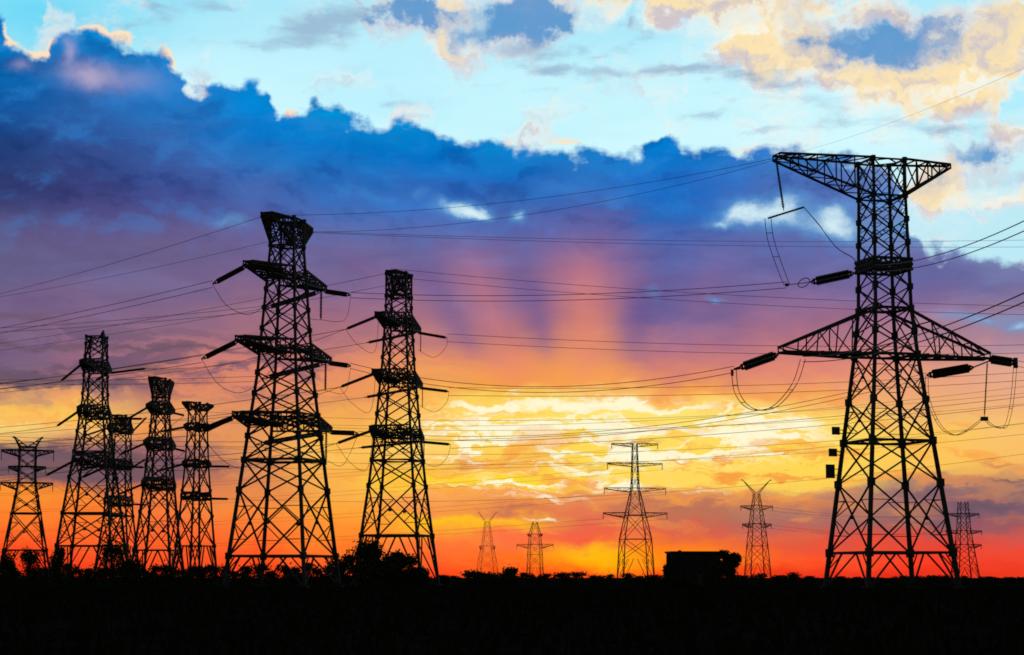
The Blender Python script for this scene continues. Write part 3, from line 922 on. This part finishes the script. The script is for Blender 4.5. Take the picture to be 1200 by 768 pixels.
D4D = 690.0
D4 = circuit_tower(228, D4D, R(66), 'slim lattice pylon with a flat T top just left of the biggest left pylon',
                   [(682.5, 5.6), (620, 4.3), (545, 2.9), (490, 2.3), (473, 2.3)], (501, 544, 582), (473, 482, 8.5), (7.5, 8, 8.5),
                   0.62, 0.30, (640, 605, 575, 544, 522, 501, 482, 473), (640, 582, 544, 501), (), 4, rich=False, arm_depth=3.0)
eD4 = tower_strings(D4, [(0, 1, 266, 494, -2), (1, 1, 270, 547, -2), (2, 1, 268, 585, -2), (0, 0, 188, 506, 2), (1, 0, 186, 552, 2)], 0.46)

# ---- single pylons of other kinds
def horn(T, z, zt, sx, reach, t, name='earth_wire_horn'):
    mb = MB()
    h = T.half(z)
    tip = Vector((sx * reach, 0, zt))
    for a, b in ((sx * h, -h), (sx * h, h), (0, 0)):
        mb.bar((a, b, z), tip, t, t * 0.7)
    for k in (0.3, 0.6):
        mb.bar(Vector((sx * h, -h, z)).lerp(tip, k), Vector((0, 0, z)).lerp(tip, k), t * 0.6)
        mb.bar(Vector((sx * h, h, z)).lerp(tip, k), Vector((0, 0, z)).lerp(tip, k), t * 0.6)
    mb.bar(tip, tip + Vector((sx * 0.3, 0, -0.7)), t * 1.6)
    mb.build(name, M_STEEL, T.root)
    return T.w(tip)


def simple_tower(px, D, yaw, label, prof_y, arms, levels_y, belts_y, t_leg, t_br, horns=None, heavy_y=()):
    T = Tower('lattice_pylon', ground_at(px, D), yaw, 40, label, 'pylon')
    z = lambda y: zy(y, D)
    T.body([(0, prof_y[0][1])] + [(z(y), h) for y, h in prof_y[1:]], [0] + [z(y) for y in levels_y], [z(y) for y in belts_y],
           t_leg, t_br, heavy=[z(y) for y in heavy_y], rich=px < 100, plates=px < 100)
    T.tips = []
    for y, yb, L, drop in arms:
        pair = []
        for s in (-1, 1):
            tp = T.arm(s, z(yb), z(y), L, z(y) - 0.5, z(y), 0.4, t_br * 1.25, 4)
            pair.append(tp)
            if drop:
                p = mid2(tp)
                T.string(p, p + Vector((0, 0, -drop)), 0.22)
        T.tips.append(pair)
    T.horns = []
    if horns:
        yh, yt, reach = horns
        for s in (-1, 1):
            T.horns.append(horn(T, z(yh), z(yt), s, reach, t_br * 1.3))
    return T


E = simple_tower(28, 820, R(18), 'broad-based lattice pylon with small horns at the far left edge',
                 [(681.6, 10.2), (600, 5.4), (565, 3.4), (524, 3.2)], [(528, 535, 10.5, 4.0), (547, 553, 7.5, 2.5), (566, 574, 10.5, 3.0)],
                 (645, 602, 582, 565, 551, 537, 524), (645, 602, 566, 547, 528, 524), 0.72, 0.36, (524, 512, 5.6), (602,))
F3 = simple_tower(745, 890, R(9), 'lattice pylon with four tiers of arms standing in front of the sunset glow',
                  [(681, 7.0), (632, 6.0), (604, 4.0), (572, 1.6), (520, 1.0)], [(520, 524, 10.5, 2.0), (543, 547, 12.5, 2.5), (572, 577, 14.0, 2.5), (601, 607, 14.5, 2.5)],
                  (655, 632, 604, 588, 572, 558, 543, 531, 520), (632, 604, 572, 543), 0.44, 0.19, None, (604,))
F4 = simple_tower(888, 1010, R(12), 'distant lattice pylon with a Y-shaped horned top, right of the black building',
                  [(680.5, 5.4), (640, 4.2), (614, 3.2), (592, 2.0), (578, 1.3)], [(593, 598, 8.4, 2.0), (614, 619, 7.6, 2.0)],
                  (660, 640, 626, 614, 602, 592, 578), (640, 614, 592), 0.40, 0.18, (578, 562, 7.6), (614,))
F1 = simple_tower(571, 1360, R(15), 'faint far lattice pylon with a forked top, left of the glow',
                  [(680, 6.4), (660, 5.4), (640, 3.4), (612, 1.5)], [(640, 645, 5.5, 0)],
                  (668, 656, 645, 632, 622, 612), (640, 612), 0.26, 0.11, (612, 600, 6.4), ())
F2 = simple_tower(627, 1290, R(-14), 'small far lattice pylon with one wide low cross arm',
                  [(680, 4.6), (650, 4.0), (626, 3.2), (612, 1.3)], [(626, 629, 5.0, 0), (638, 643, 12.0, 2.2)],
                  (664, 650, 638, 626, 612), (650, 638, 626), 0.34, 0.16, None, (638,))
F5 = simple_tower(1131, 1000, R(10), 'narrow far lattice pylon with stacked arms behind the foot of the tallest pylon',
                  [(680.7, 5.6), (650, 4.0), (622, 2.7), (588, 1.9)], [(602, 606, 8.2, 2.0), (622, 626, 9.4, 2.0), (638, 643, 9.0, 2.0)],
                  (665, 650, 638, 622, 610, 600, 588), (638, 622, 602), 0.46, 0.20, None, ())

# ================================================================== wires: each span is a thing of its own
def wire(p, q, sag, r, label, group, n=28):
    mb = MB()
    base = Vector(p)
    mb.tube([x - base for x in sagged(p, q, sag, n)], r, 5)
    o = mb.build('power_line', M_WIRE, None, base)
    tag(o, label, 'power line', group)
    return o


def bundle(p, q, sag, r, gap, label, group, axis=Vector((0, 0, 1))):
    """a pair of sub-conductors"""
    for s, nm in ((0.5, 'upper'), (-0.5, 'lower')):
        wire(p + axis * gap * s, q + axis * gap * s, sag, r, nm + ' ' + label, group)


G1 = 'wires between the two big pylons'
hA = qA_mid
bundle(hA, eB[6], 1.2, 0.05, 0.9, 'wire of the pair from tallest pylon platform to big left pylon top arm', G1)
bundle(qA_l, eB[7], 3.5, 0.05, 0.9, 'wire of the pair from tallest pylon lower left arm to big left pylon', G1)
bundle(eA_r, eB[8], 4.0, 0.04, 0.7, 'wire of the pair from tallest pylon lower right arm to big left pylon', G1)
wire(topL[0], mid2(B.top[0]), 2.2, 0.032, 'earth wire from left tip of the T top to near end of the flared top', G1)
wire(topL[1], mid2(B.top[1]), 2.6, 0.032, 'earth wire from left tip of the T top to far end of the flared top', G1)
for k, (py, nm) in enumerate(((276, 'upper'), (286, 'lower'))):
    wire(B.top[1][k], at(1420, py, 400), 1.5, 0.032, nm + ' level wire running right from the flared top of the big left pylon', G1)
G2 = 'wires rising to the upper right'
bundle(pA_mid + Vector((2, -2, 0.4)), at(1420, 140, 120), 2.5, 0.055, 0.9, 'wire of the pair rising right from the dark platform of the tallest pylon', G2)
bundle(jA_l, at(1420, 236, 120), 2.5, 0.06, 0.75, 'wire of the pair rising right from tallest pylon lower arms', G2)
wire(topL[0], at(1420, -22, 120), 1.2, 0.011, 'thin wire rising to the top right corner from the T top', G2)
bundle(eA_rr, at(1500, 380, 150), 2.0, 0.04, 0.8, 'wire of the pair leaving right edge from tallest pylon lower right arm', G2)
G3 = 'wires leaving to the left'
for lev, (ly, lab) in enumerate(((418, 'top arm'), (462, 'middle arm'), (520, 'bottom arm'))):
    bundle(eB[lev], at(-230, ly, 560), 2.0, 0.05, 1.1, 'nearer wire of the pair leaving left from big left pylon %s' % lab, G3)
    bundle(eB[3 + lev], at(-230, ly - 30, 590), 2.0, 0.04, 0.9, 'farther wire of the pair leaving left from big left pylon %s' % lab, G3)
wire(mid2(B.top[0]), at(-230, 385, 560), 3.0, 0.04, 'thin earth wire leaving left from the near end of the flared top', G3)
wire(mid2(B.top[1]), at(-230, 372, 590), 3.0, 0.035, 'thin earth wire leaving left from the far end of the flared top', G3)
G4 = 'wires of the second line'
for lev, (ly, py) in enumerate(((0, 470), (1, 510), (2, 550))):
    nm = ('top arm', 'middle arm', 'bottom arm')[lev]
    wire(eC[lev], at(-260, py, 700), 3.0, 0.06, 'nearer wire leaving left from middle-sized pylon %s' % nm, G4)
    wire(eC[3 + lev], at(-260, py + 6, 715), 3.0, 0.05, 'farther wire leaving left from middle-sized pylon %s' % nm, G4)
    ry = (402, 424, 442)[lev]
    bundle(eC[6 + lev], at(1420, ry, 380), 2.0, 0.045, 1.6, 'level wire of the pair running right from middle-sized pylon %s' % nm, G4)
bundle(mid2(C.top[0]), at(1420, 366, 360), 2.0, 0.04, 1.6, 'level wire running right from the middle-sized pylon flared top', G4)
# third line, behind
G5 = 'wires of the far-left lines'
for i, (e, py, lab) in enumerate(((eD1[0], 470, 'top left arm of the two-spired pylon'), (eD1[1], 520, 'middle left arm of the two-spired pylon'), (eD1[2], 572, 'bottom left arm of the two-spired pylon'))):
    wire(e, at(-300, py, 600), 2.0, 0.06, 'wire leaving left from the ' + lab, G5)
for i, (e, q, lab) in enumerate(((eD1[3], eC[0], 'top'), (eD1[4], eC[1], 'middle'), (eD1[5], eC[2], 'bottom'))):
    wire(e, q, 2.5, 0.05, 'wire from the %s right arm of the two-spired pylon to the middle-sized pylon' % lab, G5)
for i, (e, q, lab) in enumerate(((eD2[0], eD3[0], 'top'), (eD2[1], eD3[1], 'middle'), (eD2[2], eD3[2], 'bottom'))):
    wire(e, q, 0.6, 0.07, 'wire from half hidden pylon %s arm to the bucket-topped pylon' % lab, G5)
for i, (e, py, lab) in enumerate(((eD4[0], 480, 'top'), (eD4[1], 520, 'middle'), (eD4[2], 556, 'bottom'))):
    wire(e, at(1420, py - 60, 640), 9.0, 0.05, 'faint wire running right from the %s arm of the flat-topped slim pylon' % lab, G5)
for i, (e, q, lab) in enumerate(((eD3[3], eD4[3], 'top'), (eD3[4], eD4[4], 'middle'))):
    wire(e, q, 0.4, 0.07, 'wire from the %s arm of the bucket-topped pylon to the flat-topped slim pylon' % lab, G5)
for i, (e, py, lab) in enumerate(((eD3[3], 436, 'top'), (eD3[4], 470, 'middle'))):
    bundle(e, at(1460, py, 560), 8.0, 0.045, 3.0, 'faint level wire running right from the %s arm of the bucket-topped pylon' % lab, G5)
wire(mid2(C.top[0]), at(-260, 430, 700), 3.0, 0.045, 'thin earth wire leaving left from the near end of the middle-sized pylon top', G4)
wire(mid2(C.top[1]), at(-260, 436, 720), 3.0, 0.045, 'thin earth wire leaving left from the far end of the middle-sized pylon top', G4)
for i, (e, py, lab) in enumerate(((eD2[3], 528, 'upper'), (eD2[4], 566, 'lower'))):
    wire(e, at(-320, py, 860), 3.0, 0.06, 'wire leaving left from the %s left string of the half hidden pylon' % lab, G5)
for lev, nm in enumerate(('top', 'middle', 'bottom')):
    wire(mid2(E.tips[lev][0]), at(-400, 545 + 22 * lev, 900), 2.0, 0.05, 'wire leaving left from the %s arm of the horned far-left pylon' % nm, G5)
    wire(mid2(E.tips[lev][1]), mid2(D2.tips[lev][0]), 1.5, 0.05, 'wire from the %s arm of the horned far-left pylon to the half hidden pylon' % nm, G5)
G6 = 'wires between the distant pylons'
for i, nm in enumerate(('top', 'upper middle', 'lower middle', 'bottom')):
    for s, sd in ((0, 'left'), (1, 'right')):
        wire(mid2(F3.tips[i][s]) - Vector((0, 0, 2.3)), at(-700 + 40 * s, 575 + 18 * i, 1500), 14.0, 0.045,
             'far thin wire leaving left from %s tip of glow pylon %s arm' % (sd, nm), G6)
for s, sd in ((0, 'left'), (1, 'right')):
    wire(mid2(F4.tips[0][s]), mid2(F5.tips[0][s]), 3.0, 0.05, 'upper far wire between %s arm tips of Y-topped and narrow pylons' % sd, G6)
    wire(mid2(F4.tips[1][s]), mid2(F5.tips[1][s]), 3.0, 0.05, 'lower far wire between %s arm tips of Y-topped and narrow pylons' % sd, G6)

# ================================================================== shrubs, trees, grass, building
def leaf_cloud(rng, lobes, count, size):
    mb = MB()
    for _ in range(count):
        c, r = lobes[rng.randrange(len(lobes))]
        d = Vector((rng.gauss(0, 1), rng.gauss(0, 1), rng.gauss(0, 1))).normalized()
        rad = (rng.random() ** 0.45) * (1.0 + 0.22 * rng.gauss(0, 1))
        p = Vector(c) + Vector((d.x * r[0], d.y * r[1], d.z * r[2])) * rad
        if p.z < 0.03:
            p.z = rng.uniform(0.03, 0.5)
        s = size * rng.uniform(0.6, 1.5)
        u = Vector((rng.gauss(0, 1), rng.gauss(0, 1), rng.gauss(0, 1))).normalized()
        v = u.cross(Vector((rng.gauss(0, 1), rng.gauss(0, 1), rng.gauss(0, 1)))).normalized()
        n0 = len(mb.v)
        mb.v += [p - u * s, p + v * s * 0.45, p + u * s, p - v * s * 0.45]
        mb.f.append((n0, n0 + 1, n0 + 2, n0 + 3))
    return mb


def make_plant(name, seed, height, width, kind, label, cat, leaves=1600, leaf=0.22):
    rng = random.Random(seed)
    root = empty(name, (0, 0, 0))
    tag(root, label, cat)
    st = MB()
    lobes = []
    if kind == 'shrub':
        for k in range(7):
            a = rng.uniform(0, 6.28)
            rr = rng.uniform(0, 0.34) * width
            hh_ = rng.uniform(0.45, 0.78) * height
            c = (math.cos(a) * rr, math.sin(a) * rr, hh_)
            s = rng.uniform(0.13, 0.24)
            lobes.append((c, (width * s, width * s, height * s * 1.1)))
            st.tube([(0, 0, 0), (c[0] * 0.4, c[1] * 0.4, hh_ * 0.5), c], [0.09, 0.06, 0.02], 5)
        for k in range(5):
            a = rng.uniform(0, 6.28)
            rr = rng.uniform(0.1, 0.30) * width
            lobes.append(((math.cos(a) * rr, math.sin(a) * rr, 0.28 * height), (width * 0.24, width * 0.24, height * 0.26)))
        stem = 'stem'
    else:
        hb_ = height * 0.30
        st.tube([(0, 0, 0), (0.05, 0.02, hb_), (0.1, 0.0, height * 0.75)], [height * 0.030, height * 0.022, height * 0.008], 7)
        for k in range(11):
            a = k * 2.4 + rng.uniform(-0.4, 0.4)
            z = height * rng.uniform(0.38, 0.86)
            rr = width * 0.5 * rng.uniform(0.2, 0.72) * (1.15 - 0.6 * z / height)
            c = (math.cos(a) * rr, math.sin(a) * rr, z)
            lobes.append((c, (width * 0.19, width * 0.19, height * 0.12)))
            st.tube([(0.05, 0, z * 0.62), (c[0] * 0.6, c[1] * 0.6, z * 0.88), c], [height * 0.012, height * 0.008, 0.02], 5)
        stem = 'trunk'
    st.build(stem, M_BARK, root)
    leaf_cloud(rng, lobes, leaves, leaf).build('crown', M_LEAF, root)
    return root


def copy_plant(src, loc, rz, sc, label, cat=None, group=None):
    r_ = src.copy(); COL.objects.link(r_)
    r_.location = loc; r_.rotation_euler = (0, 0, rz); r_.scale = sc
    r_['label'] = label
    if cat: r_['category'] = cat
    if group: r_['group'] = group
    for ch in src.children:
        c_ = ch.copy(); COL.objects.link(c_); c_.parent = r_
    return r_


rng = random.Random(12)
H1 = 'low dark scrub along the foot of the left pylons'
H2 = 'low dark scrub along the horizon in the middle and right'
protos = [make_plant('shrub', 20 + k, 3.0, 4.2, 'shrub', 'low dark shrub', 'shrub', 900, 0.20) for k in range(4)]
used = [False] * 4
def shrub(px, ytop, wpx, D, label, group=None, src=None):
    base = ground_at(px, D)
    hgt = max(0.5, zy(ytop, D))
    wid = wpx * D / F0
    k = rng.randrange(4) if src is None else src
    sc = (wid / 4.2, wid / 4.2, hgt / 3.0)
    if not used[k]:
        used[k] = True
        p = protos[k]
        p.location = base; p.rotation_euler = (0, 0, rng.uniform(0, 6.28)); p.scale = sc
        tag(p, label, 'shrub', group)
        return p
    return copy_plant(protos[k], base, rng.uniform(0, 6.28), sc, label, 'shrub', group)


LA = 'low dark shrub in the scrub under the left-hand pylons'
LB = 'low dark shrub on the horizon between middle pylon and right edge'
x = -40
while x < 425:
    shrub(x, rng.uniform(657, 668), rng.uniform(22, 40), rng.uniform(380, 450), LA, H1)
    x += rng.uniform(11, 17)
x = 520
while x < 1260:
    yt = rng.uniform(669, 674.5) if x < 960 else rng.uniform(673, 677)
    shrub(x, yt, rng.uniform(18, 40), rng.uniform(380, 480), LB, H2)
    x += rng.uniform(13, 22)

big = [(10, 644, 30, 'dark bush at the left edge of the photo under the horned pylon'),
       (36, 636, 36, 'taller dark bush below the horned pylon, second from the left edge'),
       (67, 637, 22, 'narrow upright dark bush just left of the two-spired pylon'),
       (130, 630, 46, 'large round dark bush hiding the foot of the half hidden pylon'),
       (152, 652, 30, 'dark bush leaning against the large round one on its right'),
       (398, 652, 34, 'dark bush just right of the biggest left pylon'),
       (560, 667, 92, 'low wide mound of dark scrub right of the middle-sized pylon'),
       (594, 664, 32, 'small hump of scrub on the right end of the wide mound'),
       (784, 658, 18, 'dark bush against the left wall of the black building'),
       (800, 668, 40, 'low spreading bush in front of the left half of the black building'),
       (838, 651, 24, 'bush filling the gap between the black building and the round tree'),
       (785, 647, 10, 'thin upright bush at the left corner of the black building')]
for i, (px, yt, wpx, lab) in enumerate(big):
    D = rng.uniform(340, 400) if px < 700 else 346
    o = make_plant('bush', 60 + i, zy(yt, D), wpx * D / F0, 'shrub', lab, 'bush', 2600, 0.22)
    o.location = ground_at(px, D)

for i, (px, yt, wpx, D, lab) in enumerate(((432, 629, 74, 350, 'big spreading dark tree at the foot of the middle-sized pylon'),
                                            (466, 645, 52, 356, 'smaller dark tree overlapping the right side of the spreading one'),
                                            (490, 664, 40, 360, 'lowest dark tree at the right end of the clump under the middle-sized pylon'),
                                            (853, 643, 38, 352, 'round dark tree just right of the black building'))):
    o = make_plant('tree', 90 + i, zy(yt, D), wpx * D / F0, 'tree' if px > 800 else 'shrub', lab, 'tree', 7500, 0.26)
    o.location = ground_at(px, D)
    for ch in o.children:
        if ch.name.startswith('stem'):
            ch.name = 'trunk'

# the flat-roofed building
DBL = 352.0
bc = ground_at(812, DBL)
bw, bh, bd = 8.3, zy(648.5, DBL), 6.0
bl = empty('building', bc, R(6))
tag(bl, 'small black flat-roofed building on the horizon beside a round tree', 'building')
mb = MB()
t = 0.25
x0, x1, y0, y1 = -bw / 2, bw / 2, -bd / 2, bd / 2
mb.box((x0 + t / 2, 0, bh / 2), (t, bd, bh)); mb.box((x1 - t / 2, 0, bh / 2), (t, bd, bh))
mb.box((0, y1 - t / 2, bh / 2), (bw - 2 * t, t, bh))
# front wall with a door and two windows left open in it
cols = [(x0 + t, -2.6, None), (-2.6, -1.4, 'w'), (-1.4, 0.2, None), (0.2, 1.3, 'd'), (1.3, 2.0, None), (2.0, 3.2, 'w'), (3.2, x1 - t, None)]
for a, b, k in cols:
    cx, wd = (a + b) / 2, b - a
    if k is None:
        mb.box((cx, y0 + t / 2, bh / 2), (wd, t, bh))
    elif k == 'w':
        mb.box((cx, y0 + t / 2, 0.55), (wd, t, 1.1)); mb.box((cx, y0 + t / 2, (2.3 + bh) / 2), (wd, t, bh - 2.3))
    else:
        mb.box((cx, y0 + t / 2, (2.2 + bh) / 2), (wd, t, bh - 2.2))
mb.build('wall', M_WALL, bl)
mb = MB(); mb.box((0, 0, bh + 0.16), (bw + 0.5, bd + 0.5, 0.3)); rf = mb.build('roof', M_ROOF, bl)
mb = MB(); mb.box((-2.2, 0.6, bh + 0.42), (0.5, 0.5, 0.22)); mb.build('vent', M_ROOF, rf)
for cx in (-2.0, 2.6):
    mb = MB()
    for zz in (1.15, 2.25): mb.box((cx, y0 + 0.1, zz), (1.19, 0.1, 0.1))
    for xx in (-0.545, 0, 0.545): mb.box((cx + xx, y0 + 0.1, 1.7), (0.09, 0.1, 1.0))
    wn = mb.build('window', M_DOOR, bl)
    mb = MB(); mb.box((cx, y0 + 0.14, 1.7), (1.0, 0.02, 1.0)); mb.build('pane', M_GLASS, wn)
mb = MB(); mb.box((0.75, y0 + 0.12, 1.1), (1.09, 0.06, 2.19)); dr = mb.build('door', M_DOOR, bl)
mb = MB(); mb.bar((1.15, y0 + 0.02, 1.0), (1.15, y0 + 0.02, 1.2), 0.04); mb.build('handle', M_STEEL, dr)

# rough grass over the field
mb = MB()
rng = random.Random(7)
for _ in range(26000):
    y = 14 + (rng.random() ** 1.7) * 330
    x = rng.uniform(-1, 1) * (y * 0.36 + 12)
    hgt = rng.uniform(0.12, 0.5) * (1.0 if rng.random() < 0.94 else 2.0)
    a = rng.uniform(0, math.pi)
    w = rng.uniform(0.03, 0.10) + y * 0.0006
    ca, sa = math.cos(a) * w, math.sin(a) * w
    lx, ly = rng.gauss(0, 0.12), rng.gauss(0, 0.12)
    n0 = len(mb.v)
    mb.v += [Vector((x - ca, y - sa, -0.02)), Vector((x + ca, y + sa, -0.02)), Vector((x + lx, y + ly, hgt))]
    mb.f.append((n0, n0 + 1, n0 + 2))
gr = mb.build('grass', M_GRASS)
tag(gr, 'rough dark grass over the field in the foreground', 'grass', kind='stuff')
